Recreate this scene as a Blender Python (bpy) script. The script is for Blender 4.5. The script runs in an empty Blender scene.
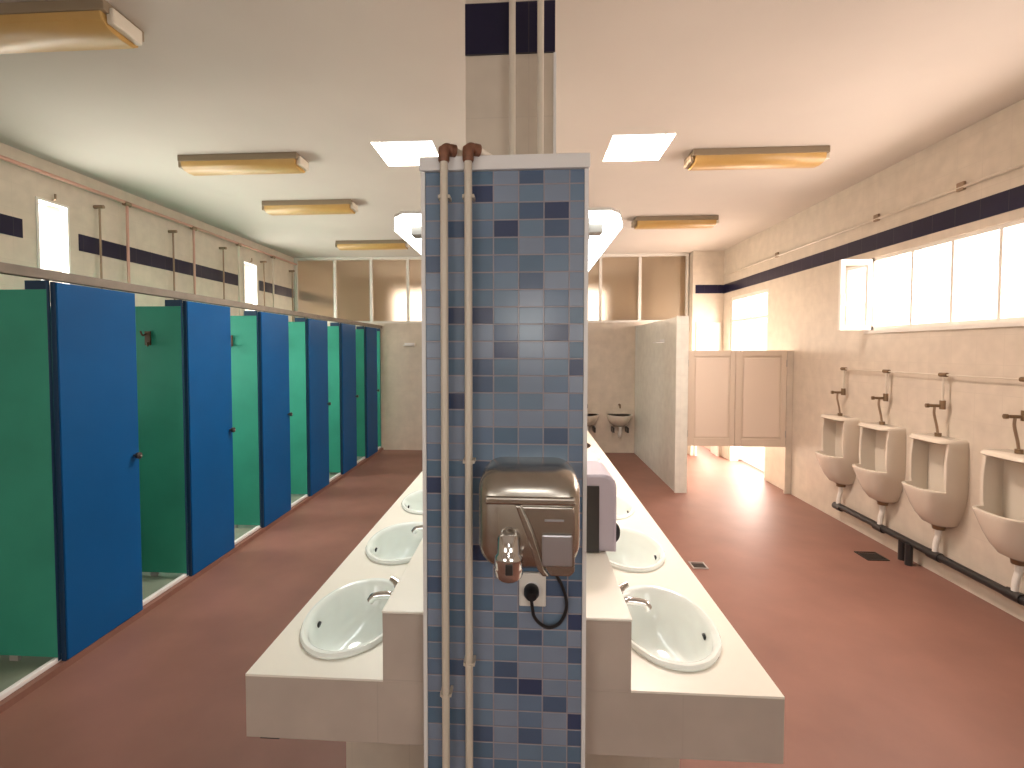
import bpy, bmesh, math, random
from mathutils import Vector, Matrix
random.seed(7)
S = bpy.context.scene
COL = S.collection
PI = math.pi

# ------------------------------------------------------------------ materials
def nt(name):
    m = bpy.data.materials.new(name); m.use_nodes = True
    t = m.node_tree
    return m, t, t.nodes['Principled BSDF']

def mat(name, col, rough=.5, metal=0, spec=.5, noise=0.0, nscale=6.0, bump=0.0):
    m, t, b = nt(name)
    b.inputs['Roughness'].default_value = rough
    b.inputs['Metallic'].default_value = metal
    b.inputs['Specular IOR Level'].default_value = spec
    b.inputs['Base Color'].default_value = (*col, 1)
    if noise or bump:
        tc = t.nodes.new('ShaderNodeTexCoord'); n = t.nodes.new('ShaderNodeTexNoise')
        n.inputs['Scale'].default_value = nscale; n.inputs['Detail'].default_value = 5
        t.links.new(tc.outputs['Object'], n.inputs['Vector'])
        r = t.nodes.new('ShaderNodeValToRGB')
        r.color_ramp.elements[0].position = .3; r.color_ramp.elements[1].position = .7
        r.color_ramp.elements[0].color = (*[c*(1-noise) for c in col], 1)
        r.color_ramp.elements[1].color = (*[min(1, c*(1+noise)) for c in col], 1)
        t.links.new(n.outputs['Fac'], r.inputs['Fac']); t.links.new(r.outputs['Color'], b.inputs['Base Color'])
        if bump:
            bp = t.nodes.new('ShaderNodeBump'); bp.inputs['Strength'].default_value = bump
            bp.inputs['Distance'].default_value = .01
            t.links.new(n.outputs['Fac'], bp.inputs['Height']); t.links.new(bp.outputs['Normal'], b.inputs['Normal'])
    return m

def grid_tile(name, axes, tw, th, tile_cols, grout, gw, rough=.25, ox=0, oz=0, bump=.3, spec=.5):
    """square-laid tiles; axes picks the two object axes; tile_cols = [(pos,colour)...] chosen per tile."""
    m, t, b = nt(name)
    N = t.nodes.new; L = t.links.new
    tc = N('ShaderNodeTexCoord'); sp = N('ShaderNodeSeparateXYZ'); L(tc.outputs['Object'], sp.inputs[0])
    def M(op, a, bb=None):
        n = N('ShaderNodeMath'); n.operation = op
        if isinstance(a, (int, float)): n.inputs[0].default_value = a
        else: L(a, n.inputs[0])
        if bb is not None:
            if isinstance(bb, (int, float)): n.inputs[1].default_value = bb
            else: L(bb, n.inputs[1])
        return n.outputs[0]
    u = M('DIVIDE', M('SUBTRACT', sp.outputs['XYZ'.index(axes[0])], ox), tw)
    v = M('DIVIDE', M('SUBTRACT', sp.outputs['XYZ'.index(axes[1])], oz), th)
    iu, iv = M('FLOOR', u), M('FLOOR', v)
    fu, fv = M('SUBTRACT', u, iu), M('SUBTRACT', v, iv)
    du = M('MULTIPLY', M('MINIMUM', fu, M('SUBTRACT', 1.0, fu)), tw)
    dv = M('MULTIPLY', M('MINIMUM', fv, M('SUBTRACT', 1.0, fv)), th)
    d = M('MINIMUM', du, dv)
    mr = N('ShaderNodeMapRange'); mr.inputs['From Min'].default_value = gw*.35; mr.inputs['From Max'].default_value = gw*.75
    L(d, mr.inputs['Value'])
    cx = N('ShaderNodeCombineXYZ'); L(iu, cx.inputs[0]); L(iv, cx.inputs[1])
    wn = N('ShaderNodeTexWhiteNoise'); wn.noise_dimensions = '2D'; L(cx.outputs[0], wn.inputs['Vector'])
    r = N('ShaderNodeValToRGB'); cr = r.color_ramp; cr.interpolation = 'CONSTANT'
    for i, (p, c) in enumerate(tile_cols):
        e = cr.elements[i] if i < 2 else cr.elements.new(p)
        e.position = p; e.color = (*c, 1)
    L(wn.outputs['Value'], r.inputs['Fac'])
    nz = N('ShaderNodeTexNoise'); nz.inputs['Scale'].default_value = 9; L(tc.outputs['Object'], nz.inputs['Vector'])
    hs = N('ShaderNodeHueSaturation'); L(r.outputs['Color'], hs.inputs['Color'])
    L(M('ADD', M('MULTIPLY', nz.outputs['Fac'], .3), .85), hs.inputs['Value'])
    mx = N('ShaderNodeMix'); mx.data_type = 'RGBA'; L(mr.outputs[0], mx.inputs['Factor'])
    mx.inputs['A'].default_value = (*grout, 1); L(hs.outputs['Color'], mx.inputs['B'])
    L(mx.outputs['Result'], b.inputs['Base Color'])
    b.inputs['Roughness'].default_value = rough; b.inputs['Specular IOR Level'].default_value = spec
    bp = N('ShaderNodeBump'); bp.inputs['Strength'].default_value = bump; bp.inputs['Distance'].default_value = .002
    L(mr.outputs[0], bp.inputs['Height']); L(bp.outputs['Normal'], b.inputs['Normal'])
    return m

CREAM = (.62, .545, .45)
def cream_tiles(name, axes, w=.2, h=.2, oz=0, rough=.3, base=CREAM):
    c2 = tuple(c*.985 for c in base)
    return grid_tile(name, axes, w, h, [(0, base), (.5, c2)], tuple(c*.93 for c in base), .003, rough, oz=oz, bump=.08)
M_wallX = cream_tiles('cream_wall_tiles_side', 'YZ')
M_wallY = cream_tiles('cream_wall_tiles_end', 'XZ')
M_part = cream_tiles('pale_partition_tiles', 'YZ', base=(.72, .72, .65))
M_partY = cream_tiles('pale_partition_tiles_end', 'XZ', base=(.72, .72, .65))
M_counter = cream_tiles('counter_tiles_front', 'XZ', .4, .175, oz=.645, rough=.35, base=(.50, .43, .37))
M_countertop = mat('counter_top_tiles', (.86, .83, .74), .28, noise=.02, nscale=3)
M_ceil = mat('ceiling_plaster', (.56, .51, .45), .9, noise=.03, nscale=1.5)
M_floor = mat('terracotta_floor', (.24, .118, .088), .48, noise=.10, nscale=3.0, spec=.45)
M_showerfloor = mat('shower_floor', (.22, .26, .20), .5, noise=.1)
M_stripeX = grid_tile('navy_stripe_side', 'YZ', .2, .15, [(0, (.012, .011, .035)), (.5, (.016, .014, .04))], (.04, .035, .045), .003, .28, spec=.3, oz=2.585)
M_stripeY = grid_tile('navy_stripe_end', 'XZ', .2, .15, [(0, (.012, .011, .035)), (.5, (.016, .014, .04))], (.04, .035, .045), .003, .28, spec=.3, oz=2.585)
M_mosaic = grid_tile('blue_mosaic', 'XZ', .0612, .0421,
    [(0, (.036, .058, .13)), (.06, (.070, .115, .20)), (.16, (.095, .165, .25)), (.32, (.140, .215, .31)),
     (.50, (.185, .245, .34)), (.66, (.125, .19, .29)), (.80, (.21, .265, .36))],
    (.30, .28, .31), .003, .27, spec=.75, ox=.099, oz=.037, bump=.5)
M_trim = mat('white_plastic_trim', (.78, .77, .76), .35)
M_blue = mat('blue_laminate', (.001, .085, .27), .5, spec=.2, noise=.08, nscale=2.2)
M_bluedark = mat('dark_blue_frame', (.008, .04, .10), .5)
M_green = mat('green_laminate', (.045, .34, .24), .5, spec=.3, noise=.10, nscale=2.5)
M_rail = mat('weathered_rail', (.20, .17, .14), .6, noise=.12, nscale=12)
M_white = mat('white_paint', (.75, .72, .66), .4)
M_porc = mat('white_porcelain', (.90, .95, .91), .08, spec=.6)
M_urinal = mat('urinal_porcelain', (.70, .63, .53), .15, spec=.6)
M_chrome = mat('chrome', (.75, .75, .75), .12, 1)
M_steel = mat('brushed_steel', (.50, .47, .42), .27, 1, noise=.06, nscale=40)
M_steelplate = mat('satin_plate', (.52, .52, .55), .38, 1)
M_copper = mat('copper_fitting', (.22, .10, .06), .55, .4, noise=.25, nscale=60)
M_pipe = mat('cream_painted_pipe', (.66, .60, .50), .4)
M_redpipe = mat('red_painted_pipe', (.58, .33, .26), .5)
M_brownpipe = mat('tarnished_pipe', (.30, .21, .14), .45, .4)
M_black = mat('black_rubber', (.012, .012, .014), .45)
M_blackpipe = mat('black_waste_pipe', (.02, .018, .018), .4)
M_amber = mat('amber_diffuser', (.50, .31, .10), .4, noise=.05, nscale=8)
M_lampbody = mat('lamp_housing', (.26, .20, .13), .5)
M_lav = mat('lavender_plastic', (.50, .45, .52), .35)
M_darkpanel = mat('dark_grey_panel', (.035, .03, .028), .35)
M_brass = mat('dull_valve_brass', (.22, .15, .09), .4, .7)
M_saloon = mat('cream_door_board', (.66, .56, .45), .45)
M_saloonp = mat('cream_door_panel', (.74, .63, .52), .45)
M_out = mat('sunlit_paving', (.80, .70, .62), .8, noise=.05)
M_grate = mat('dark_drain_grate', (.05, .045, .04), .5, .5)
M_grey = mat('grey_bracket', (.40, .37, .34), .5)
M_hookm = mat('brown_hook_metal', (.12, .07, .04), .5, .3)

def glassmat(name, rough=None, tint=(1, 1, 1)):
    m = bpy.data.materials.new(name); m.use_nodes = True; t = m.node_tree; t.nodes.clear()
    o = t.nodes.new('ShaderNodeOutputMaterial'); mx = t.nodes.new('ShaderNodeMixShader')
    if rough is None:
        a = t.nodes.new('ShaderNodeBsdfTransparent'); a.inputs[0].default_value = (*tint, 1); mx.inputs[0].default_value = .07
        g = t.nodes.new('ShaderNodeBsdfGlossy'); g.inputs['Roughness'].default_value = .05
    else:
        a = t.nodes.new('ShaderNodeBsdfRefraction'); a.inputs['IOR'].default_value = 1.16
        a.inputs['Roughness'].default_value = rough; a.inputs[0].default_value = (*tint, 1); mx.inputs[0].default_value = .3
        g = t.nodes.new('ShaderNodeBsdfDiffuse'); g.inputs[0].default_value = (.42, .34, .25, 1)
    t.links.new(a.outputs[0], mx.inputs[1]); t.links.new(g.outputs[0], mx.inputs[2]); t.links.new(mx.outputs[0], o.inputs[0])
    return m
M_glass = glassmat('clear_window_glass')
M_frost = glassmat('frosted_glass', .5, (.95, .88, .78))

def emit(name, col, s):
    m = bpy.data.materials.new(name); m.use_nodes = True; t = m.node_tree; t.nodes.clear()
    o = t.nodes.new('ShaderNodeOutputMaterial'); e = t.nodes.new('ShaderNodeEmission')
    e.inputs[0].default_value = (*col, 1); e.inputs[1].default_value = s
    t.links.new(e.outputs[0], o.inputs[0]); return m
M_lit = emit('lit_lamp_tube_cover', (.93, 1, .97), 8.0)
M_skylight = emit('daylit_skylight_dome', (1, 1, 1), 3.5)

# ------------------------------------------------------------------ mesh helpers
def box(bm, x0, x1, y0, y1, z0, z1):
    v = [bm.verts.new((x, y, z)) for x in (x0, x1) for y in (y0, y1) for z in (z0, z1)]
    for f in ((0, 1, 3, 2), (4, 6, 7, 5), (0, 4, 5, 1), (2, 3, 7, 6), (0, 2, 6, 4), (1, 5, 7, 3)):
        bm.faces.new([v[i] for i in f])

def tube(bm, pts, r, n=10, cap=True):
    pts = [Vector(p) for p in pts]; rings = []
    rr = r if isinstance(r, (list, tuple)) else [r]*len(pts)
    prev = None
    for i, p in enumerate(pts):
        d = (pts[min(i+1, len(pts)-1)] - pts[max(i-1, 0)]).normalized()
        if prev is None:
            a = Vector((0, 0, 1)) if abs(d.z) < .9 else Vector((1, 0, 0))
        else: a = prev
        u = (a - d*a.dot(d)).normalized(); w = d.cross(u); prev = u
        rings.append([bm.verts.new(p + (u*math.cos(t*2*PI/n) + w*math.sin(t*2*PI/n))*rr[i]) for t in range(n)])
    for a, b in zip(rings, rings[1:]):
        for i in range(n): bm.faces.new((a[i], a[(i+1) % n], b[(i+1) % n], b[i]))
    if cap: bm.faces.new(rings[0][::-1]); bm.faces.new(rings[-1])

def loft(bm, rings, closed=True, cap0=False, cap1=False):
    R = [[bm.verts.new(p) for p in r] for r in rings]; n = len(R[0])
    for a, b in zip(R, R[1:]):
        for i in range(n if closed else n-1): bm.faces.new((a[i], a[(i+1) % n], b[(i+1) % n], b[i]))
    if cap0: bm.faces.new(R[0][::-1])
    if cap1: bm.faces.new(R[-1])
    return R

def smooth_path(pts, k=6):
    """Catmull-Rom through pts"""
    P = [Vector(p) for p in pts]; P = [P[0]*2-P[1]] + P + [P[-1]*2-P[-2]]; out = []
    for i in range(1, len(P)-2):
        for j in range(k):
            t = j/k; a, b, c, d = P[i-1:i+3]
            out.append(.5*((2*b)+(c-a)*t+(2*a-5*b+4*c-d)*t*t+(3*b-a-3*c+d)*t**3))
    out.append(P[-2]); return out

def obj(name, bm, m, parent=None, smooth=False, bevel=0, seg=2):
    bmesh.ops.recalc_face_normals(bm, faces=bm.faces)
    me = bpy.data.meshes.new(name); bm.to_mesh(me); bm.free()
    me.materials.append(m)
    if smooth:
        for p in me.polygons: p.use_smooth = True
    o = bpy.data.objects.new(name, me); COL.objects.link(o)
    if parent: o.parent = parent
    if bevel:
        b = o.modifiers.new('bevel', 'BEVEL'); b.width = bevel; b.segments = seg; b.limit_method = 'ANGLE'
        b.harden_normals = False
    if smooth:
        e = o.modifiers.new('edges', 'EDGE_SPLIT'); e.split_angle = math.radians(40)
    return o

def bx(name, dims, m, parent=None, bevel=0):
    bm = bmesh.new()
    for d in (dims if isinstance(dims[0], (list, tuple)) else [dims]): box(bm, *d)
    return obj(name, bm, m, parent, bevel=bevel)
def tb(name, pts, r, m, parent=None, n=10):
    bm = bmesh.new(); tube(bm, pts, r, n); return obj(name, bm, m, parent, smooth=True)
def struct(o): o['kind'] = 'structure'; return o
def tag(o, label, cat, group=None):
    o['label'] = label; o['category'] = cat
    if group: o['group'] = group
    return o
def thing(name, loc, label, cat, group=None):
    o = bpy.data.objects.new(name, None); COL.objects.link(o); o.location = loc
    o.empty_display_size = .1
    return tag(o, label, cat, group)
def dup(root, loc, label):
    r = root.copy(); COL.objects.link(r); r.location = loc; r['label'] = label
    for ch in list(root.children):
        c = ch.copy(); COL.objects.link(c); c.parent = r
        for g in ch.children:
            d = g.copy(); COL.objects.link(d); d.parent = c
    return r

# ------------------------------------------------------------------ the room
XL, XR, YF, YB, ZC = -4.0, 3.1, 8.17, -2.6, 3.275
YE = 10.6                                   # end of the room behind the glazing
bm = bmesh.new(); box(bm, XL-.2, XR+.2, YB-.2, YE+.2, -.12, 0)
struct(obj('floor', bm, M_floor))
bx('ground_outside', (XR+.2, XR+5, 4, 13, -.14, -.02), M_out)['kind'] = 'structure'
# ceiling with two skylight openings
def slab_with_holes(bm, x0, x1, y0, y1, z0, z1, holes):
    xs = sorted({x0, x1, *[h[0] for h in holes], *[h[1] for h in holes]})
    ys = sorted({y0, y1, *[h[2] for h in holes], *[h[3] for h in holes]})
    for a, b in zip(xs, xs[1:]):
        for c, d in zip(ys, ys[1:]):
            mx, my = (a+b)/2, (c+d)/2
            if any(h[0] < mx < h[1] and h[2] < my < h[3] for h in holes): continue
            box(bm, a, b, c, d, z0, z1)
    bmesh.ops.remove_doubles(bm, verts=bm.verts, dist=1e-5)
SKY = [(-1.195, -.725, 3.71, 4.19), (.62, 1.075, 3.70, 4.20)]
bm = bmesh.new(); slab_with_holes(bm, XL-.2, XR+.2, YB-.2, YE+.2, ZC, ZC+.12, SKY)
struct(obj('ceiling', bm, M_ceil))
for (a, b, c, d), nm in zip(SKY, ('window_5', 'window_6')):
    w = struct(bx(nm, [(a-.03, a, c-.03, d+.03, ZC+.1205, ZC+.2), (b, b+.03, c-.03, d+.03, ZC+.1205, ZC+.2),
                (a, b, c-.03, c, ZC+.1205, ZC+.2), (a, b, d, d+.03, ZC+.1205, ZC+.2)], M_white))
    bx('skylight_dome', (a, b, c, d, ZC+.13, ZC+.15), M_skylight, w)

# walls as slabs with openings: u = position along the wall
def wall_x(name, x0, x1, y0, y1, holes, m):            # wall in the YZ plane; holes (y0,y1,z0,z1)
    bm = bmesh.new(); ys = sorted({y0, y1, *[h[0] for h in holes], *[h[1] for h in holes]})
    zs = sorted({0, ZC, *[h[2] for h in holes], *[h[3] for h in holes]})
    for a, b in zip(ys, ys[1:]):
        for c, d in zip(zs, zs[1:]):
            if any(h[0] < (a+b)/2 < h[1] and h[2] < (c+d)/2 < h[3] for h in holes): continue
            box(bm, x0, x1, a, b, c, d)
    bmesh.ops.remove_doubles(bm, verts=bm.verts, dist=1e-5)
    return struct(obj(name, bm, m))
def wall_y(name, x0, x1, y0, y1, holes, m, ztop=None, zb=0):
    zt = ZC if ztop is None else ztop
    bm = bmesh.new(); xs = sorted({x0, x1, *[h[0] for h in holes], *[h[1] for h in holes]})
    zs = sorted({zb, zt, *[h[2] for h in holes], *[h[3] for h in holes]})
    for a, b in zip(xs, xs[1:]):
        for c, d in zip(zs, zs[1:]):
            if any(h[0] < (a+b)/2 < h[1] and h[2] < (c+d)/2 < h[3] for h in holes): continue
            box(bm, a, b, y0, y1, c, d)
    bmesh.ops.remove_doubles(bm, verts=bm.verts, dist=1e-5)
    return struct(obj(name, bm, m))

WIN_R = (1.9, 4.69, 1.88, 2.53)
DOOR_R = (6.57, 7.75, 0, 2.50)
LW = [(3.78, 4.07, 1.5, 2.95), (6.69, 7.04, 1.5, 2.96)]  # lower parts run on unseen below the rail to light the cubicles
LV = [(2.65, 3.15, 1.35, 1.95), (3.44, 3.72, 1.35, 1.95), (4.62, 5.2, 1.35, 1.95), (5.6, 6.18, 1.35, 1.95), (7.5, 8.0, 1.35, 1.95)]  # unseen low windows added to brighten the green partitions
wall_x('wall_left', XL-.2, XL, YB, YE, LW+LV, M_wallX)
wall_x('wall_right', XR, XR+.2, YB, YE, [WIN_R, DOOR_R], M_wallX)
BW = [(-3.2, -1.2, 1.2, 2.5), (.8, 2.6, 1.2, 2.5)]  # unseen windows added behind the camera for soft fill light
wall_y('wall_back', XL, XR, YB-.2, YB, BW, M_wallY)
wall_y('wall_beyond', XL, XR, YE, YE+.2, [(-2.95, 1.65, 1.9, 3.0)], M_wallY)
# far wall: solid to 2.15 under the glazed screen, full height at its right end, with a doorway
wall_y('wall_far', XL, 2.62, YF, YF+.12, [], M_wallY, ztop=2.15)
wall_y('wall_far_right', 2.62, XR, YF-.14, YF+.12, [(2.68, 3.06, 0, 2.14)], M_wallY)
wall_x('wall_corridor', 2.50, 2.62, YF+.121, YE, [], M_wallX)

# navy stripe band
def stripe(name, dims, m): return struct(bx(name, dims, m))
stripe('trim_1', [(XL, XL+.006, YB, LW[0][0]-.11, 2.585, 2.735), (XL, XL+.006, LW[0][1]+.09, LW[1][0]-.08, 2.585, 2.735),
                  (XL, XL+.006, LW[1][1]+.06, YF-.01, 2.585, 2.735), (XL, XL+.006, YF+.13, YE-.3, 2.585, 2.735)], M_stripeX)
stripe('trim_2', (XR-.006, XR, YB, YF-.142, 2.595, 2.735), M_stripeX)
stripe('trim_3', (2.66, XR-.0065, YF-.146, YF-.1401, 2.60, 2.735), M_stripeY)
# beige surface conduit over the stripe on the right wall
c = tb('cable_conduit', [(XR-.012, -1, 2.845), (XR-.012, YF-.16, 2.875)], .011, M_wallX)
tag(c, 'thin cream conduit running above the navy stripe on the right wall', 'conduit')
for y in (3.75, 4.6, 6.35):
    bx('junction_box', (XR-.022, XR, y-.03, y+.03, 2.83+.005*(y-2), 2.89+.005*(y-2)), M_brownpipe, c, bevel=.004)

# left windows: two tall slots, then the low ones added to light the cubicles
for i, (y0, y1, z0, z1) in enumerate(LW+LV):
    x1 = XL+.010
    f = struct(bx('window_%d' % ((i+1) if i < 2 else 8+i), [(XL-.06, x1, y0+.001, y0+.02, z0+.001, z1-.001), (XL-.06, x1, y1-.02, y1-.001, z0+.001, z1-.001),
             (XL-.06, x1, y0+.02, y1-.02, z1-.02, z1-.001), (XL-.06, x1, y0+.02, y1-.02, z0+.001, z0+.02)], M_white))
    bx('pane', (XL-.03, XL-.026, y0+.02, y1-.02, z0+.02, z1-.02), M_glass, f)
    if i < 2: tb('latch', [(XL+.01, (y0+y1)/2, z1+.012), (XL+.03, (y0+y1)/2, z1+.016), (XL+.03, (y0+y1)/2, z1+.06)], .008, M_brownpipe, f)

# right window band with one casement standing open
y0, y1, z0, z1 = WIN_R
fr = [(XR+.02, XR+.07, y0, y1, z1-.03, z1), (XR+.02, XR+.07, y0, y1, z0, z0+.03), (XR+.02, XR+.07, y1-.035, y1, z0, z1), (XR+.02, XR+.07, y0, y0+.035, z0, z1)]
for y in (2.45, 3.02, 3.47, 3.84, 4.22): fr.append((XR+.02, XR+.07, y-.012, y+.012, z0+.03, z1-.03))
w3 = struct(bx('window_3', fr, M_white))
bx('pane', (XR+.04, XR+.044, y0+.035, 4.20, z0+.03, z1-.03), M_glass, w3)
lf = bx('casement_frame', [(XR-.27, XR+.0, 4.655, 4.685, z1-.06, z1-.01), (XR-.27, XR+.0, 4.655, 4.685, z0+.0, z0+.04),
     (XR-.27, XR-.235, 4.655, 4.685, z0+.04, z1-.06), (XR-.035, XR, 4.655, 4.685, z0+.04, z1-.06)], M_white, w3)
bx('casement_pane', (XR-.235, XR-.035, 4.668, 4.672, z0+.04, z1-.06), M_glass, w3)
tb('window_handle', [(XR-.25, 4.65, 2.2), (XR-.25, 4.635, 2.2), (XR-.25, 4.635, 2.10)], .008, M_white, w3)
bx('window_sill', (XR-.02, XR+.15, y0-.03, y1+.03, z0-.03, z0-.001), M_white, w3)

# exterior doorway with transom in the right wall
y0, y1, z0, z1 = DOOR_R
d1 = struct(bx('door_1', [(XR+.01, XR+.13, y0+.001, y0+.05, 0, z1-.001), (XR+.01, XR+.13, y1-.05, y1-.001, 0, z1-.001), (XR+.01, XR+.13, y0+.05, y1-.05, z1-.05, z1-.001),
     (XR+.01, XR+.13, y0+.05, y1-.05, 2.12, 2.16), (XR+.03, XR+.1, 7.13, 7.17, 2.16, z1-.05)], M_white))
bx('transom_pane', (XR+.06, XR+.065, y0+.05, y1-.05, 2.16, z1-.05), M_glass, d1)
# the door leaf swung out against the outer wall
lf = bx('door_leaf', [(XR+.14, XR+1.2, y1-.05, y1-.01, .02, 2.11)], M_white, d1, bevel=.004)
# doorway casing in the far right wall
struct(bx('door_2', [(2.681, 2.71, YF-.16, YF+.13, 0, 2.139), (3.03, 3.059, YF-.16, YF+.13, 0, 2.139), (2.71, 3.03, YF-.16, YF+.13, 2.11, 2.139),
     (2.71, 3.03, YF-.12, YF-.09, 1.86, 1.88)], M_white))

# glazed screen above the far wall
fr = [(XL+.001, 2.61, YF+.03, YF+.09, 2.151, 2.19), (XL+.001, 2.61, YF+.03, YF+.09, ZC-.045, ZC-.001)]
mul = [-3.97, -3.29, -2.66, -2.03, -1.4, -.77, -.14, .49, 1.19, 1.83, 2.585]
for x in mul: fr.append((x-.022, x+.022, YF+.03, YF+.09, 2.19, ZC-.045))
w4 = struct(bx('window_4', fr, M_white))
for a, b in zip(mul, mul[1:]):
    bx('frosted_pane', (a+.022, b-.022, YF+.055, YF+.063, 2.19, ZC-.045), M_frost, w4)
# window in the room beyond
struct(bx('window_7', [(-2.95, 1.65, YE+.02, YE+.08, 1.9, 1.94), (-2.95, 1.65, YE+.02, YE+.08, 2.96, 3.0), (-2.95, -2.91, YE+.02, YE+.08, 1.94, 2.96),
     (-.5, -.46, YE+.02, YE+.08, 1.94, 2.96), (1.61, 1.65, YE+.02, YE+.08, 1.94, 2.96)], M_white))
for i, (a, b, c, d) in enumerate(BW):  # frames for the added back windows
    struct(bx('window_%d' % (8+i), [(a, b, YB-.12, YB-.06, c, c+.04), (a, b, YB-.12, YB-.06, d-.04, d), (a, a+.04, YB-.12, YB-.06, c+.04, d-.04),
     (b-.04, b, YB-.12, YB-.06, c+.04, d-.04), ((a+b)/2-.02, (a+b)/2+.02, YB-.12, YB-.06, c+.04, d-.04)], M_white))

# ------------------------------------------------------------------ right partition screen and saloon doors
pw = thing('partition_wall', (1.81, 7, 0), 'pale tiled half-height partition wall standing between counter and doorway', 'wall')
def put(o, root): o.parent = root; o.matrix_parent_inverse = root.matrix_basis.inverted(); return o
put(bx('tiled_slab', (1.755, 1.875, 5.93, YF-.001, 0, 2.09), M_part), pw)
put(bx('end_cap', (1.745, 1.885, 5.90, 5.93, 0, 2.10), M_partY), pw)
sh = bx('soap_shelf', [(1.64, 1.745, 6.45, 6.62, 1.79, 1.805), (1.735, 1.745, 6.45, 6.62, 1.805, 1.84)], M_trim, bevel=.003)
tag(sh, 'small white soap shelf fixed high on the pale partition wall', 'shelf')
sh.data.transform(Matrix.Translation((.0095, 0, 0)))

def saloon(x0, x1, label, hinge):
    t = thing('saloon_door', (x0 if hinge < 0 else x1, 5.95, .56), label, 'door', 'pair of swing doors')
    w = x1-x0; o = 0 if hinge < 0 else -w
    z1 = 1.135
    f = bx('door_board', [(o, o+w, -.012, .012, 0, z1)], M_saloon, t)
    # raised frame strips round a recessed panel
    e = .075; e2 = .055
    bx('frame', [(o, o+e, -.024, -.0125, 0, z1), (o+w-e2, o+w, -.024, -.0125, 0, z1), (o+e, o+w-e2, -.024, -.0125, z1-.07, z1), (o+e, o+w-e2, -.024, -.0125, 0, .09)], M_saloon, t, bevel=.003)
    bx('panel', [(o+e+.02, o+w-e2-.02, -.02, -.0125, .11, z1-.09)], M_saloonp, t, bevel=.004)
    hx = o + (.004 if hinge < 0 else w-.004)
    for z in (.15, z1-.15):
        bx('hinge', (hx-.004, hx+.004, -.036, -.0245, z-.04, z+.04), M_grey, t, bevel=.002)
saloon(1.888, 2.435, 'left leaf of the cream half-height swing doors, hinged on the partition wall', -1)
saloon(2.441, 3.02, 'right leaf of the cream half-height swing doors, hinged beside the urinal wall', 1)
ps = bx('door_post', (3.027, 3.099, 5.935, 5.965, 0, 1.695), M_wallY, bevel=.004)
tag(ps, 'cream door post on the right wall carrying the swing door', 'post')

# ------------------------------------------------------------------ shower cubicles
XS = -2.47; P = .985; B0 = 2.42
bd = [B0 + P*i for i in range(-1, 6)]       # near edges of the blue doors
struct(bx('trim_4', (XL+.001, XS-.05, 1.2, YF-.001, 0, .035), M_showerfloor))
struct(bx('trim_5', (XS-.05, XS+.012, 1.2, YF-.001, 0, .035), M_floor))
cb = bx('shower_curb', (XS-.05, XS-.021, 1.2, YF-.001, .0355, .062), M_trim, bevel=.005)
tag(cb, 'white raised curb along the floor under the blue cubicle doors', 'curb')
rail = bx('cubicle_rail', [(XS-.035, XS+.012, 1.2, YF-.001, 2.062, 2.112)], M_rail, bevel=.004)
tag(rail, 'long brown-grey head rail running along the top of the shower cubicles', 'rail')
ordn = ['cut off by the left edge', 'nearest fully visible', 'second fully visible', 'third fully visible', 'fourth fully visible', 'fifth fully visible', 'farthest and narrowest']
door_lab = [None, 'tall blue cubicle door, the widest and nearest in view', 'blue cubicle door between the dark green opening and the first bright green one',
  'blue cubicle door third from the viewer, just past the second open cubicle', 'blue cubicle door fourth from the viewer in the row of showers',
  'blue cubicle door fifth from the viewer, second from the far wall', 'narrowest blue cubicle door, the last before the far wall']
proto = None
for i, y in enumerate(bd):
    if i == 0: continue
    if proto is None:
        t = thing('cubicle_door', (XS, y, .056), door_lab[i], 'door', 'blue shower cubicle doors')
        bx('door_panel', (-.014, .012, .003, .515, -.018, 1.998), M_blue, t, bevel=.003)
        bx('hinge_stile', (-.02, .004, -.003, .0025, -.02, 2.0), M_bluedark, t)
        k = tb('knob', [(.012, .475, .985), (.026, .475, .985), (.032, .475, .985), (.05, .475, .985), (.056, .475, .985)], [.008, .008, .019, .021, .012], M_darkpanel, t, 14)
        tb('lock_spindle', [(.056, .475, .985), (.060, .475, .985)], .006, M_chrome, k)
        proto = t
    else: dup(proto, (XS, y, .056), door_lab[i])
plab = ['green cubicle partition at the left edge of the photo, with no hook', 'dark green cubicle partition seen beside the widest blue door',
  'bright green cubicle partition behind the second blue door, with brown hook', 'green cubicle partition showing past the third blue door',
  'green cubicle partition showing past the fourth blue door', 'green cubicle partition showing past the fifth blue door', 'green end partition of the last cubicle against the far wall']
def hook(parent, x, z):
    bm = bmesh.new(); box(bm, x-.02, x+.02, -.021, -.0095, z-.05, z+.05)
    tube(bm, smooth_path([(x-.01, -.021, z+.03), (x-.012, -.05, z+.02), (x-.014, -.065, z+.05)]), .006, 8)
    tube(bm, smooth_path([(x+.01, -.021, z-.03), (x+.02, -.045, z-.055), (x+.03, -.055, z-.03)]), .006, 8)
    obj('coat_hook', bm, M_hookm, parent)
proto = None
for i in range(7):
    yy = (bd[i+1]-.0125) if i+1 < len(bd) else YF-.03
    if i == 0: yy = bd[1]-.0125
    if i < 2:
        t = thing('cubicle_partition', (XS, yy, .065), plab[i], 'partition', 'green shower cubicle partitions')
        bx('board', (-1.52, -.022, -.009, .009, 0, 1.95), M_green, t, bevel=.002)
        bx('top_bracket', (-.14, -.022, -.0095, .0095, 1.9505, 1.996), M_bluedark, t)
        bx('foot', [(-.3, -.25, -.008, .008, -.029, 0), (-1.4, -1.35, -.008, .008, -.029, 0)], M_grey, t)
        bx('edge_strip', (-.0215, -.0205, -.0095, .0095, -.02, 1.975), M_bluedark, t)
        if i == 1: hook(t, -.27, 1.72); proto = t
    else: dup(proto, (XS, yy, .065), plab[i])

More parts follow.
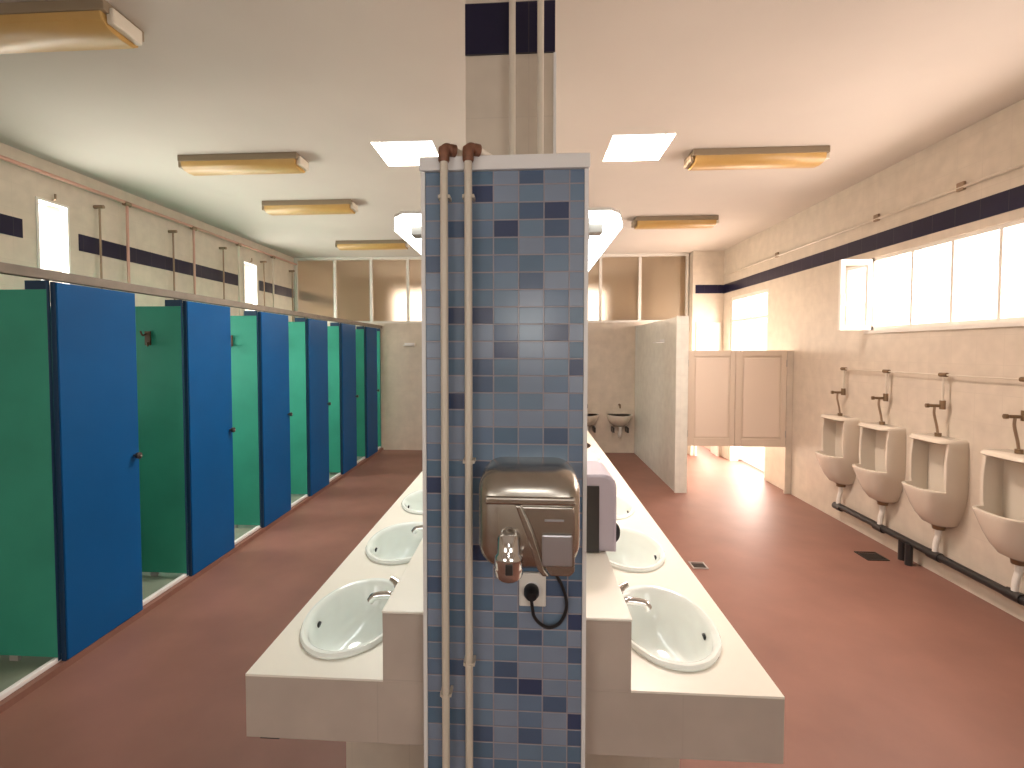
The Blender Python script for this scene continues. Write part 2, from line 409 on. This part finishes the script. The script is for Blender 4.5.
# shower supply pipes on the left wall
rp = thing('supply_pipe', (XL+.07, 3, 3.13), 'long red supply pipe running along the left wall just under the ceiling', 'pipe')
tb('main_run', [(0, -3.6, 0), (0, 5.14, .02)], .016, M_redpipe, rp)
for y in (4.62, 5.58, 6.48, 7.38):
    tb('branch', [(0, y-3, -.005), (.0, y-3, -.4), (.0, y-3, -1.15)], .013, M_redpipe if y < 6 else M_pipe, rp)
    tb('tee_fitting', [(0, y-3.035, .0), (0, y-2.965, .0)], .024, M_brownpipe, rp)
rlab = ['shower riser pipe just right of the nearest left-wall window', 'shower riser pipe above the second blue door, left of the far window',
        'shower riser pipe just before the far left-wall window', 'shower riser pipe just past the far left-wall window', 'shower riser pipe nearest the far glazed screen on the left wall']
t = thing('shower_riser', (XL, 4.33, 2.1), rlab[0], 'pipe', 'brown shower risers on the left wall')
tb('riser', [(.05, 0, -.2), (.05, 0, .92)], .009, M_brownpipe, t)
tb('tee_cap', [(.0, 0, .92), (.05, 0, .92), (.09, 0, .92)], .017, M_brownpipe, t)
tb('shower_arm', [(.05, 0, -.19), (.3, 0, -.14), (.36, 0, -.2)], .01, M_chrome, t)
for y, l in zip((5.27, 6.17, 7.15, 8.03), rlab[1:]): dup(t, (XL, y, 2.1), l)

# ------------------------------------------------------------------ central counter
CX = -.058; CY0 = 1.257; CY1 = 6.3; CZ = .82; AP = .645
cnt = thing('washbasin_counter', (CX, CY0, 0), 'long cream tiled double-sided washbasin counter running down the room', 'counter')
def pput(o): return put(o, cnt)
xl, xr = -.765, .652; ll, lr = -.385, .268
basL = [(-.565, 1.565+.613*i) for i in range(3)]
basR = [(.435, 1.575+.6*i) for i in range(6)]
RX, RY = .158, .236
# worktop with oval cut-outs built directly: strip around each oval
def worktop_side(bm, x0, x1, basins):
    z = CZ; edges = [CY0] + [(a[1]+b[1])/2 for a, b in zip(basins, basins[1:])]
    last = basins[-1][1]+.30; edges.append(last)
    n = 48
    for k, (cx, cy) in enumerate(basins):
        a, b = edges[k], edges[k+1]
        inner = []; outer = []
        for j in range(n):
            th = 2*PI*j/n; dx, dy = math.cos(th), math.sin(th)
            inner.append(bm.verts.new((cx+dx*RX*.93, cy+dy*RY*.95, z)))
            sx = ((x1-cx) if dx > 0 else (x0-cx))/dx if abs(dx) > 1e-6 else 1e9
            sy = ((b-cy) if dy > 0 else (a-cy))/dy if abs(dy) > 1e-6 else 1e9
            s = min(sx, sy); outer.append(bm.verts.new((cx+dx*s, cy+dy*s, z)))
        for j in range(n):
            bm.faces.new((inner[j], inner[(j+1) % n], outer[(j+1) % n], outer[j]))
        for (px, py) in ((x0, a), (x1, a), (x0, b), (x1, b)):       # fill the corner triangles
            for j in range(n):
                p, q = outer[j].co, outer[(j+1) % n].co
                on = lambda c: (abs(c.x-px) < 1e-6, abs(c.y-py) < 1e-6)
                if on(p)[0] and on(q)[1] and not on(p)[1] and not on(q)[0] or on(p)[1] and on(q)[0] and not on(p)[0] and not on(q)[1]:
                    bm.faces.new((outer[j], outer[(j+1) % n], bm.verts.new((px, py, z))))
    if last < CY1:
        v = [bm.verts.new(p) for p in ((x0, last, z), (x1, last, z), (x1, CY1, z), (x0, CY1, z))]; bm.faces.new(v)
bm = bmesh.new(); worktop_side(bm, xl, ll, basL); worktop_side(bm, lr, xr, basR)
bmesh.ops.remove_doubles(bm, verts=bm.verts, dist=1e-5)
bmesh.ops.recalc_face_normals(bm, faces=bm.faces)
wt = pput(obj('worktop', bm, M_countertop))
sm = wt.modifiers.new('thick', 'SOLIDIFY'); sm.thickness = .006; sm.offset = -1
if wt.data.polygons[0].normal.z < 0: wt.data.flip_normals()
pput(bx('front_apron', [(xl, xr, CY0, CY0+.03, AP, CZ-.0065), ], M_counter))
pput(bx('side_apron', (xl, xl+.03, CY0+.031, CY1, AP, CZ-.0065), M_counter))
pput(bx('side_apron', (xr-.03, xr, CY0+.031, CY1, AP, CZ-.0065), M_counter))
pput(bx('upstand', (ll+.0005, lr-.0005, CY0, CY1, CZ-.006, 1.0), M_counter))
pput(bx('ledge_top', (ll-.002, lr+.002, CY0-.002, CY1, 1.0005, 1.008), M_countertop, bevel=.003))
for y in (1.6, 3.2, 4.8, 6.1):
    pput(bx('support_pier', (-.62, .5, y, y+.12, 0, AP-.001) , M_wallY))
pput(bx('wall_bracket', [(-.755, -.70, CY0+.05, CY0+.35, AP-.045, AP-.001)], M_blackpipe))

# basins
def oval(cx, cy, rx, ry, z, n=40): return [(cx+rx*math.cos(2*PI*j/n), cy+ry*math.sin(2*PI*j/n), z) for j in range(n)]
def make_basin(side, loc, label, group):
    t = thing('washbasin', loc, label, 'washbasin', group)
    bm = bmesh.new()
    prof = [(1.0, 0.001), (1.01, .008), (.985, .016), (.94, .017), (.90, .012), (.865, -.002), (.83, -.04), (.76, -.085), (.60, -.122), (.35, -.138), (.10, -.142)]
    loft(bm, [oval(0, 0, RX*s, RY*(s if s > .9 else s*1.0), z) for s, z in prof], cap1=True)
    obj('bowl', bm, M_porc, t, smooth=True)
    tb('drain', [(0, 0, -.1419), (0, 0, -.136)], [.026, .022], M_chrome, t, 16)
    x = side*RX*.815
    bm = bmesh.new(); tube(bm, [(x+side*.004, 0, -.035), (x-side*.003, 0, -.037)], .010, 14); obj('overflow_hole', bm, M_black, t)
    # tap on the inner rim
    s = side; bxp = -side*(RX-.012)
    tp = tb('tap', [(bxp, 0, .012), (bxp, 0, .02), (bxp, 0, .055), (bxp, 0, .085), (bxp, 0, .095)], [.026, .021, .019, .021, .017], M_chrome, t, 16)
    tb('spout', smooth_path([(bxp, 0, .06), (bxp+s*.035, 0, .072), (bxp+s*.085, 0, .066), (bxp+s*.10, 0, .05)]), .0125, M_chrome, tp, 12)
    tb('lever', [(bxp, 0, .095), (bxp+s*.004, 0, .105), (bxp+s*.02, .012, .112), (bxp+s*.035, .02, .116)], [.016, .016, .011, .009], M_chrome, tp, 10)
    return t
Ll = ['white oval washbasin nearest the viewer on the left side of the counter', 'second white oval washbasin on the left side of the counter', 'third oval washbasin on the left, half hidden by the blue pillar']
Lr = ['white oval washbasin nearest the viewer on the right side of the counter', 'second white oval washbasin on the right side, beyond the lavender dispenser',
      'third washbasin on the right side, level with the top of the dispenser', 'fourth washbasin on the right side, only its outer rim showing', 'fifth washbasin on the right side, a thin sliver of rim']
p = make_basin(-1, (basL[0][0], basL[0][1], CZ), Ll[0], 'washbasins on the left side of the counter')
for (x, y), l in list(zip(basL, Ll))[1:]: dup(p, (x, y, CZ), l)
p = make_basin(1, (basR[0][0], basR[0][1], CZ), Lr[0], 'washbasins on the right side of the counter')
for (x, y), l in list(zip(basR, Lr))[1:]: dup(p, (x, y, CZ), l)

# ------------------------------------------------------------------ spine wall, column, mosaic pillar
struct(bx('wall_center', (CX-.05, CX+.05, 1.78, CY1, 1.0085, 2.12), M_wallX))
colm = thing('column', (CX, 1.64, 0), 'cream tiled column rising to the ceiling behind the blue mosaic pillar', 'column')
put(bx('shaft', (-.19, .078, 1.5, 1.77, 1.0085, ZC-.001), M_wallY), colm)
put(bx('navy_band', (-.1905, .0785, 1.494, 1.4999, 2.585, 2.735), M_stripeY), colm)
put(bx('corner_bead', (.074, .082, 1.494, 1.502, 1.0, 2.584), M_trim), colm)

PY = 1.2; px0, px1 = -.2575, .140
pil = thing('mosaic_pillar', (CX, PY, 0), 'free-standing pillar faced with blue mosaic tiles under a white cap', 'pillar')
o = bpy.data.objects
put(bx('mosaic_face', (px0+.006, px1-.006, PY, PY+.02, 0, 2.133), M_mosaic), pil)
put(bx('core', [(px0+.008, px1-.008, PY+.0205, CY0-.0045, 0, 2.13), (px0+.008, px1-.008, CY0-.0045, 1.49, 1.0085, 2.13)], M_wallY), pil)
put(bx('corner_trim', (px0-.004, px0+.0055, PY-.004, PY+.05, 0, 2.133), M_trim), pil)
put(bx('corner_trim', (px1-.0055, px1+.004, PY-.004, PY+.05, 0, 2.133), M_trim), pil)
put(bx('cap', (px0-.007, px1+.007, PY-.012, 1.49, 2.1335, 2.168), M_trim, bevel=.003), pil)
tag  # pillar parts above

def riser(x, label, xc, zc):
    t = thing('water_pipe', (x, PY-.03, 0), label, 'pipe', 'pair of cream pipes down the mosaic pillar')
    tb('pipe_run', [(0, 0, .0), (0, 0, 2.147)], .0095, M_pipe, t, 14)
    bm = bmesh.new()
    tube(bm, [(0, 0, 2.146), (0, 0, 2.150), (0, 0, 2.176), (0, 0, 2.180)], [.0115, .0135, .0135, .012], 14)
    tube(bm, smooth_path([(0, 0, 2.165), (.003, .002, 2.178), (.010, .008, 2.181), (.018, .013, 2.177)]), .0115, 12)
    tube(bm, [(.014, .011, 2.178), (.024, .018, 2.178)], .0145, 12)
    obj('copper_elbow', bm, M_copper, t, smooth=True)
    # painted pipe running back over the cap to the column
    tb('crossing_pipe', smooth_path([(.022, .017, 2.180), (.04, .06, 2.182), (xc-x-.03, .255, 2.184), (xc-x, .27, 2.20), (xc-x, .27, 2.24)]), .0085, M_pipe, t, 12)
    tb('column_run', [(xc-x, .27, 2.23), (xc-x, .27, ZC)], .0095, M_pipe, t, 14)
    for z in zc:
        bm = bmesh.new(); tube(bm, [(0, 0, z-.004), (0, 0, z+.004)], .0115, 14); box(bm, -.014, -.008, -.003, .0295, z-.004, z+.004); box(bm, .008, .014, -.003, .0295, z-.004, z+.004)
        obj('pipe_clip', bm, M_pipe, t)
    return t
riser(-.2005, 'left cream water pipe with copper elbow on the mosaic pillar', -.047, (2.065, .85))
riser(-.1425, 'right cream water pipe with copper elbow on the mosaic pillar', .034, (2.065, 1.43, .93))

# ------------------------------------------------------------------ hand dryer
hd = thing('hand_dryer', (.003, PY, 1.2), 'rounded stainless steel hand dryer mounted on the blue mosaic pillar', 'hand dryer')
def rrect(w, h, r, y, cx=0, cz=0, n=8):
    pts = []
    for (sx, sz, a0) in ((1, 1, 0), (-1, 1, 90), (-1, -1, 180), (1, -1, 270)):
        for k in range(n+1):
            a = math.radians(a0+90*k/n); pts.append((cx+sx*(w/2-r)+r*math.cos(a), y, cz+sz*(h/2-r)+r*math.sin(a)))
    return pts
bm = bmesh.new()
W, Hh = .232, .232
cz = .121
prof = [(0, 1.0, 0), (-.05, 1.0, 0), (-.09, .99, 0), (-.112, .955, 0), (-.125, .89, -.002), (-.132, .78, -.004), (-.1345, .6, -.006)]
rings = []
for y, s, dz in prof:
    rings.append(rrect(W*s, Hh*s-(.02 if y < -.1 else 0)*0, .055*s, y, 0, cz+dz))
# slope the upper front backwards: a domed hood
for r_ in rings:
    for i, (x, y, z) in enumerate(r_):
        k = max(0, (z-.155)/.09)
        r_[i] = (x, y*(1-.28*k*k), z)
loft(bm, rings, cap0=True, cap1=True)
obj('casing', bm, M_steel, hd, smooth=True)
# raised hood edge and diagonal front shield
bm = bmesh.new()
front = -.1345
sh = [(-.098, .166), (-.022, .166), (.012, .095), (.040, .012), (.040, .004), (.10, .004), (.112, .02), (.113, .158), (.104, .166)]
# hood lip over the front
hp = [(-.112, .172), (.112, .172), (.108, .155), (-.016, .155), (-.024, .168), (-.108, .155)]
def prism(bm, poly, y0, y1):
    a = [bm.verts.new((x, y0, z)) for x, z in poly]; b = [bm.verts.new((x, y1, z)) for x, z in poly]
    bm.faces.new(a); bm.faces.new(b[::-1]); n = len(poly)
    for i in range(n): bm.faces.new((a[i], b[i], b[(i+1) % n], a[(i+1) % n]))
prism(bm, [(-.095, .178), (.10, .178), (.104, .160), (-.098, .160)], -.139, -.12)
obj('hood_lip', bm, M_steel, hd, bevel=.005, seg=3)
bm = bmesh.new()
prism(bm, [(-.03, .160), (-.018, .160), (.008, .10), (.034, .02), (.045, .004), (.030, .004), (.018, .02), (-.006, .094)], -.141, -.125)
obj('diagonal_ridge', bm, M_steel, hd, bevel=.003)
bm = bmesh.new()
prism(bm, [(-.016, .157), (.096, .157), (.10, .145), (.10, .015), (.09, .004), (.047, .004), (.036, .022), (.010, .10)], -.1375, -.12)
obj('front_shield', bm, M_steel, hd, bevel=.003)
bx('sensor_plate', (.028, .094, -.146, -.1376, .028, .099), M_steelplate, hd, bevel=.004)
bx('badge_strip', (.034, .076, -.1395, -.1376, .126, .130), M_steelplate, hd)
nz = tb('nozzle', smooth_path([(-.044, -.118, .098), (-.044, -.140, .085), (-.044, -.152, .055), (-.044, -.146, .028), (-.044, -.140, .012)]), [.018]*6+[.026]*6+[.031]*6+[.032]*6+[.031], M_chrome, hd, 18)
bx('nozzle_mouth', (-.050, -.034, -.184, -.174, .024, .048), M_darkpanel, nz, bevel=.002)
bx('back_plate', (-.09, .09, -.002, -.0001, .03, .22), M_steelplate, hd)

so = thing('wall_socket', (.0125, PY, 1.11), 'white socket plate on the mosaic pillar under the hand dryer', 'socket')
bx('face_plate', (-.033, .033, -.011, -.0001, -.042, .042), M_white, so, bevel=.003)
tb('socket_well', [(0, -.0111, 0), (0, -.0135, 0)], [.021, .021], M_trim, so, 20)
cab = thing('power_cable', (.0125, PY, 1.11), 'black power cable with round plug looping from the socket to the hand dryer', 'cable')
tb('plug', [(-.003, -.0136, 0), (-.003, -.03, 0), (-.003, -.042, -.004)], [.0185, .0185, .012], M_black, cab, 18)
tb('cord', smooth_path([(-.003, -.036, -.008), (-.001, -.034, -.03), (.004, -.022, -.06), (.020, -.014, -.083), (.042, -.012, -.092), (.066, -.012, -.080), (.081, -.012, -.05), (.082, -.013, -.02), (.072, -.018, .015), (.056, -.03, .05), (.050, -.035, .078)], 8), .0042, M_black, cab, 8)

# ------------------------------------------------------------------ lavender dispenser beside the column
ds = thing('paper_dispenser', (.195, 1.77, 1.0085), 'lavender-grey dispenser box with dark front standing on the ledge beside the pillar', 'dispenser')
bm = bmesh.new()
def drr(y, g=0):  # front outline: rounded upper right
    x0, x1, z1, r = -.108+g, .108-g, .267-g, .045
    pts = [(x0, y, 0+g), (x0, y, z1-.02)]
    pts += [(x0+.02*(1-math.cos(a)), y, z1-.02+.02*math.sin(a)) for a in (PI/4, PI/2)]
    pts += [(x1-r+r*math.sin(a), y, z1-r+r*math.cos(a)) for a in [i*PI/12 for i in range(0, 7)]]
    pts += [(x1, y, 0+g)]
    return pts
loft(bm, [drr(-.098, .008), drr(-.10+.01, 0), drr(.12, 0)], cap0=True, cap1=True)
obj('casing', bm, M_lav, ds, bevel=.002)
bx('front_panel', (-.10, .048, -.106, -.0985, .002, .23), M_darkpanel, ds, bevel=.002)
tb('lever', smooth_path([(.106, -.05, .085), (.118, -.055, .07), (.118, -.055, .04), (.106, -.05, .02)]), .008, M_black, ds)

# ------------------------------------------------------------------ lit mirror-lamp troughs each side of the spine wall
def lamp(side, x_in, x_out, label):
    t = thing('wall_lamp', (x_in, 1.30, 2.05), label, 'lamp', 'white wall lamps over the counter')
    w = x_out-x_in; s = 1 if w > 0 else -1; w = abs(w)
    poly = [(0, 0), (w*.58, 0), (w*.80, .035), (w, .13), (w, 1.75), (w*.9, 1.85), (0, 1.85)]
    bm = bmesh.new()
    a = [bm.verts.new((s*x, y, 0)) for x, y in poly]; b = [bm.verts.new((s*x, y, .010)) for x, y in poly]
    bm.faces.new(a); bm.faces.new(b[::-1])
    for i in range(len(poly)): bm.faces.new((a[i], b[i], b[(i+1) % len(poly)], a[(i+1) % len(poly)]))
    obj('diffuser', bm, M_lit, t)
    bm = bmesh.new()
    a = [bm.verts.new((s*x, y, .0125)) for x, y in poly]; b = [bm.verts.new((s*x, y, .020)) for x, y in poly]
    bm.faces.new(a); bm.faces.new(b[::-1])
    for i in range(len(poly)): bm.faces.new((a[i], b[i], b[(i+1) % len(poly)], a[(i+1) % len(poly)]))
    obj('added_cover', bm, M_white, t)  # unseen opaque top added to keep lamp light off the ceiling
    bx('bracket_arm', tuple(sorted((0, s*w*.45))) + (.03, .07, -.038, -.012), M_grey, t, bevel=.003)
    bx('bracket_pin', tuple(sorted((s*w*.34, s*w*.42))) + (.04, .06, -.012, -.0005), M_grey, t)
    bx('wall_mount', tuple(sorted((s*.0, s*.02))) + (.012, .2, -.06, -.001), M_grey, t, bevel=.003)
lamp(1, .141, .268, 'white glowing lamp panel projecting right of the mosaic pillar top')
lamp(-1, -.259, -.392, 'white glowing lamp panel projecting left of the mosaic pillar top')
struct(bx('trim_6', [(-.2, .10, 1.80, 1.9, 2.0, 2.12), (-.2, .10, 2.9, 3.0, 2.0, 2.12)], M_grey))

# ------------------------------------------------------------------ ceiling lights
def ceil_light(x0, x1, y0, label, dy=.22):
    t = thing('ceiling_light', ((x0+x1)/2, y0+dy/2, ZC), label, 'ceiling light', 'amber ceiling strip lights')
    L = (x1-x0)/2
    bx('housing', (-L, L, -dy/2, dy/2, -.05, -.0005), M_lampbody, t, bevel=.004)
    bm = bmesh.new()
    prof = [(-dy*.47, -.0505), (-dy*.44, -.085), (-dy*.30, -.108), (0, -.114), (dy*.30, -.108), (dy*.44, -.085), (dy*.47, -.0505)]
    loft(bm, [[(x, y*k, z) for y, z in prof] for x, k in ((-L+.02, .96), (-L+.025, 1), (L-.025, 1), (L-.02, .96))], cap0=True, cap1=True)
    obj('diffuser', bm, M_amber, t, smooth=True)
    for s in (-1, 1):
        bx('end_clip', tuple(sorted((s*(L+.018), s*(L-.018)))) + (-dy*.36, dy*.36, -.09, -.02), M_pipe if s > 0 else M_lampbody, t, bevel=.008)
    return t
ceil_light(-2.93, -1.90, 2.13, 'amber ceiling strip light cut by the upper left corner of the photo', .24)
ceil_light(-2.83, -1.84, 3.84, 'amber ceiling strip light above the first fully visible blue door')
ceil_light(-2.81, -1.85, 5.06, 'amber ceiling strip light third along on the left, above the far cubicles')
ceil_light(-2.77, -1.74, 6.95, 'farthest amber ceiling strip light, close to the glazed screen')
ceil_light(1.29, 2.32, 3.98, 'nearer of the two amber ceiling strip lights on the right side')
ceil_light(1.27, 2.22, 5.93, 'farther of the two amber ceiling strip lights on the right side')

# ------------------------------------------------------------------ urinals on the right wall
def make_urinal(loc, label):
    t = thing('urinal', loc, label, 'urinal', 'white wall urinals')
    # local: +x into the room is -X world; build with x negative
    n = 28
    #        z    half width, depth, exponent
    st = [(.40, .06, .09, 2.2), (.425, .10, .145, 2.4), (.48, .125, .185, 2.6), (.54, .148, .212, 2.8), (.60, .162, .232, 3.0), (.655, .171, .247, 3.4),
          (.685, .174, .252, 3.8), (.72, .175, .246, 4.2), (.80, .175, .228, 5), (.90, .174, .212, 6), (1.0, .172, .20, 6), (1.035, .170, .193, 6), (1.05, .166, .185, 6), (1.06, .155, .17, 6)]
    bm = bmesh.new(); R = []
    for z, w, d, e in st:
        ring = []
        for j in range(n+1):
            a = -PI/2 + PI*j/n
            s_, c_ = math.sin(a), max(0, math.cos(a))
            ring.append(bm.verts.new((-d*c_**(2/e), w*math.copysign(abs(s_)**(2/e), s_), z)))
        R.append(ring)
    for k in range(len(R)-1):
        zz = st[k][0]
        for j in range(n):
            mid = abs(j+.5-n/2)
            if .684 <= zz < 1.03 and mid < n*.39: continue
            bm.faces.new((R[k][j], R[k][j+1], R[k+1][j+1], R[k+1][j]))
    bm.faces.new(R[0][::-1]); bm.faces.new(R[-1])
    # back
    bk = [r[0] for r in R] + [r[-1] for r in R][::-1]
    bm.faces.new(bk)
    bmesh.ops.recalc_face_normals(bm, faces=bm.faces)
    b = obj('body', bm, M_urinal, t, smooth=True)
    so_ = b.modifiers.new('thick', 'SOLIDIFY'); so_.thickness = .022; so_.offset = -1
    b.modifiers.move(len(b.modifiers)-1, 0)
    bv = b.modifiers.new('round', 'BEVEL'); bv.width = .006; bv.segments = 2; bv.limit_method = 'ANGLE'; bv.angle_limit = math.radians(50)
    b.modifiers.move(len(b.modifiers)-1, 1)
    tb('outlet_collar', [(-.05, 0, .40), (-.05, 0, .37)], [.042, .038], M_brass, t, 16)
    tb('trap', smooth_path([(-.05, 0, .37), (-.052, 0, .32), (-.066, 0, .26), (-.069, 0, .20)]), [.022]*6+[.019]*12+[.019], M_white, t, 14)
    return t
uy = [4.94, 4.375, 3.80, 3.20]
ul = ['farthest white wall urinal, nearest the swing doors', 'white wall urinal second from the swing doors',
      'large white wall urinal third from the swing doors, fully in view', 'nearest urinal, cut off by the right edge of the photo']
u = make_urinal((XR-.001, uy[0], 0), ul[0])
for y, l in zip(uy[1:], ul[1:]): dup(u, (XR-.001, y, 0), l)
# flush supply: horizontal pipe with valves
fp = thing('flush_pipe', (XR-.05, 4.98, 1.518), 'thin horizontal flush pipe on the right wall above the urinals', 'pipe')
tb('pipe_run', [(0, 0, 0), (0, -3.4, 0)], .005, M_pipe, fp, 10)
vl = ['flush valve above the farthest urinal', 'flush valve above the second urinal from the swing doors', 'flush valve above the third urinal from the swing doors', 'flush valve above the urinal cut by the right edge']
def valve(loc, label):
    t = thing('flush_valve', loc, label, 'valve', 'urinal flush valves')
    tb('tee_fitting', [(0, .03, 0), (0, -.03, 0)], .016, M_brass, t, 12)
    tb('drop_pipe', [(0, 0, -.01), (0, 0, -.2)], .008, M_pipe, t, 10)
    tb('valve_body', [(.0, 0, -.19), (.0, 0, -.255)], .019, M_brass, t, 12)
    tb('push_button', [(.0, 0, -.23), (-.075, .02, -.23), (-.08, .021, -.23), (-.098, .025, -.23)], [.011, .011, .016, .016], M_brass, t, 12)
    tb('flush_bend', smooth_path([(-.045, .012, -.235), (-.047, .012, -.29), (-.03, .008, -.38), (-.022, .004, -.45)]), .0085, M_brownpipe, t, 10)
    tb('spud_nut', [(-.022, .004, -.43), (-.022, .004, -.457)], .021, M_brass, t, 12)
    return t
v = valve((XR-.05, uy[0], 1.518), vl[0])
for y, l in zip(uy[1:], vl[1:]): dup(v, (XR-.05, y+.0, 1.518), l)
wp = thing('waste_pipe', (XR-.07, 4.9, .17), 'black waste pipe running low along the right wall under the urinals', 'pipe')
tb('pipe_run', [(0, .05, .012), (0, -3.6, -.02)], .027, M_blackpipe, wp, 14)
for y in uy: tb('socket_joint', [(0, y-4.9+.05, .0), (0, y-4.9-.05, .0)], .034, M_blackpipe, wp, 14)
for y in (4.12, 4.02): tb('drop_leg', [(0 if y > 4.1 else -.02, y-4.9, 0), (0 if y > 4.1 else -.02, y-4.9, -.17)], .026, M_blackpipe, wp, 12)
for (x, y), l in zip(((2.83, 4.17), (1.345, 3.9)), ('dark square floor drain beside the urinal wall', 'small dark floor drain beside the right edge of the counter')):
    t = thing('floor_drain', (x, y, 0), l, 'drain', 'floor drains')
    s = .085 if x > 2 else .06
    bx('grate_frame', [(-s, s, -s, -s+.012, .0002, .006), (-s, s, s-.012, s, .0002, .006), (-s, -s+.012, -s+.012, s-.012, .0002, .006), (s-.012, s, -s+.012, s-.012, .0002, .006)], M_grate if x > 2 else M_steelplate, t)
    bx('grate', [(-s+.013, s-.013, -s+.014+k*.0225, -s+.028+k*.0225, .0002, .004) for k in range(int((2*s-.03)/.0225))], M_grate, t)

# ------------------------------------------------------------------ low foot basins on the far wall
def footbasin(x, label):
    t = thing('foot_basin', (x, YF-.001, 0), label, 'basin', 'small low basins on the far wall')
    bm = bmesh.new()
    def D(w, d, z, n=20): return [(w*math.sin(-PI/2+PI*j/n), -d*math.cos(-PI/2+PI*j/n)-.0, z) for j in range(n+1)]
    loft(bm, [D(.09, .10, .45), D(.15, .2, .50), D(.19, .27, .57), D(.2, .29, .63), D(.2, .29, .645), D(.175, .26, .64), D(.15, .22, .57), D(.08, .12, .53)], cap0=True, cap1=True)
    obj('bowl', bm, M_urinal, t, smooth=True)
    tb('tap', smooth_path([(0, -.001, .80), (0, -.06, .81), (0, -.10, .79), (0, -.105, .75)]), .012, M_brass, t)
    tb('trap', smooth_path([(0, -.12, .45), (0, -.12, .36), (0, -.10, .30), (0, -.06, .30), (0, -.03, .36)]), .025, M_white, t)
    bx('bracket', [(-.13, -.10, -.18, -.001, .36, .44), (.10, .13, -.18, -.001, .36, .44)], M_darkpanel, t)
    return t
a = footbasin(1.50, 'low white foot basin on the far wall, in the corner by the partition')
dup(a, (.97, YF-.001, 0), 'low white foot basin on the far wall, mostly hidden behind the pillar')
sh = bx('soap_shelf', [(-2.08, -1.9, YF-.10, YF-.0005, 1.77, 1.785), (-2.08, -1.9, YF-.012, YF-.0005, 1.785, 1.82)], M_trim, bevel=.003)
tag(sh, 'small white soap shelf high on the far wall left of the pillar', 'shelf')

# ------------------------------------------------------------------ light
def area(name, loc, rot, sx, sy, power, col):
    l = bpy.data.lights.new(name, 'AREA'); l.shape = 'RECTANGLE'; l.size = sx; l.size_y = sy; l.energy = power; l.color = col
    o = bpy.data.objects.new(name, l); o.location = loc; o.rotation_euler = rot; COL.objects.link(o); return o
R90 = PI/2
WARM = (1, .80, .70); NEU = (1, .95, .87)
area('daylight_right_window', (XR+.19, 3.3, 2.2), (0, R90, 0), .62, 2.7, 78, WARM)
area('daylight_right_door', (XR+.19, 7.16, 1.25), (0, R90, 0), 2.3, 1.05, 115, WARM)
area('daylight_far_doorway', (2.87, YF+1.2, 1.3), (-R90, 0, 0), .4, 2.0, 60, WARM)
for (y0, y1, z0, z1), p in zip(LW+LV, (19, 18, 7, 30, 42, 42, 34)):
    area('left_daylight_and_fill', (XL-.055, (y0+y1)/2, (z0+z1)/2), (0, -R90, 0), z1-z0, y1-y0-.002, p, NEU)  # lamps at the low cubicle windows are added fill
area('daylight_beyond', (-.65, YE+.15, 2.45), (-R90, 0, 0), 4.6, 1.0, 60, WARM)
area('daylight_skylight_left', (-.96, 3.95, ZC+.10), (0, 0, 0), .44, .44, 55, NEU)
area('daylight_skylight_right', (.85, 3.95, ZC+.10), (0, 0, 0), .44, .44, 85, WARM)
for (a, b, c, d) in BW: area('back_window_fill', ((a+b)/2, YB-.18, (c+d)/2), (R90, 0, 0), b-a-.1, d-c-.1, 10, (1, .86, .76))  # added fill from behind the camera
fl = bpy.data.lights.new('camera_flash', 'POINT'); fl.energy = 4; fl.shadow_soft_size = .06; fl.color = (1, .97, .92)
fo = bpy.data.objects.new('camera_flash', fl); fo.location = (.01, -.05, 1.815); COL.objects.link(fo)

w = bpy.data.worlds.new('World'); S.world = w; w.use_nodes = True
bg = w.node_tree.nodes['Background']; bg.inputs[0].default_value = (1, .97, .92, 1); bg.inputs[1].default_value = 3.5

# ------------------------------------------------------------------ camera
f = 490.
cam = bpy.data.cameras.new('camera'); cam.sensor_width = 36; cam.lens = 36*f/1024
cam.shift_x = (512-497)/1024; cam.shift_y = (367-384)/1024; cam.clip_start = .02
co = bpy.data.objects.new('camera', cam); COL.objects.link(co); co.location = (0, 0, 1.7)
co.rotation_euler = (R90-math.atan(17/f), 0, math.atan(31/f)); S.camera = co
S.view_settings.view_transform = 'Standard'; S.view_settings.look = 'None'
S.view_settings.exposure = .2; S.view_settings.gamma = 1; S.view_settings.use_curve_mapping = False
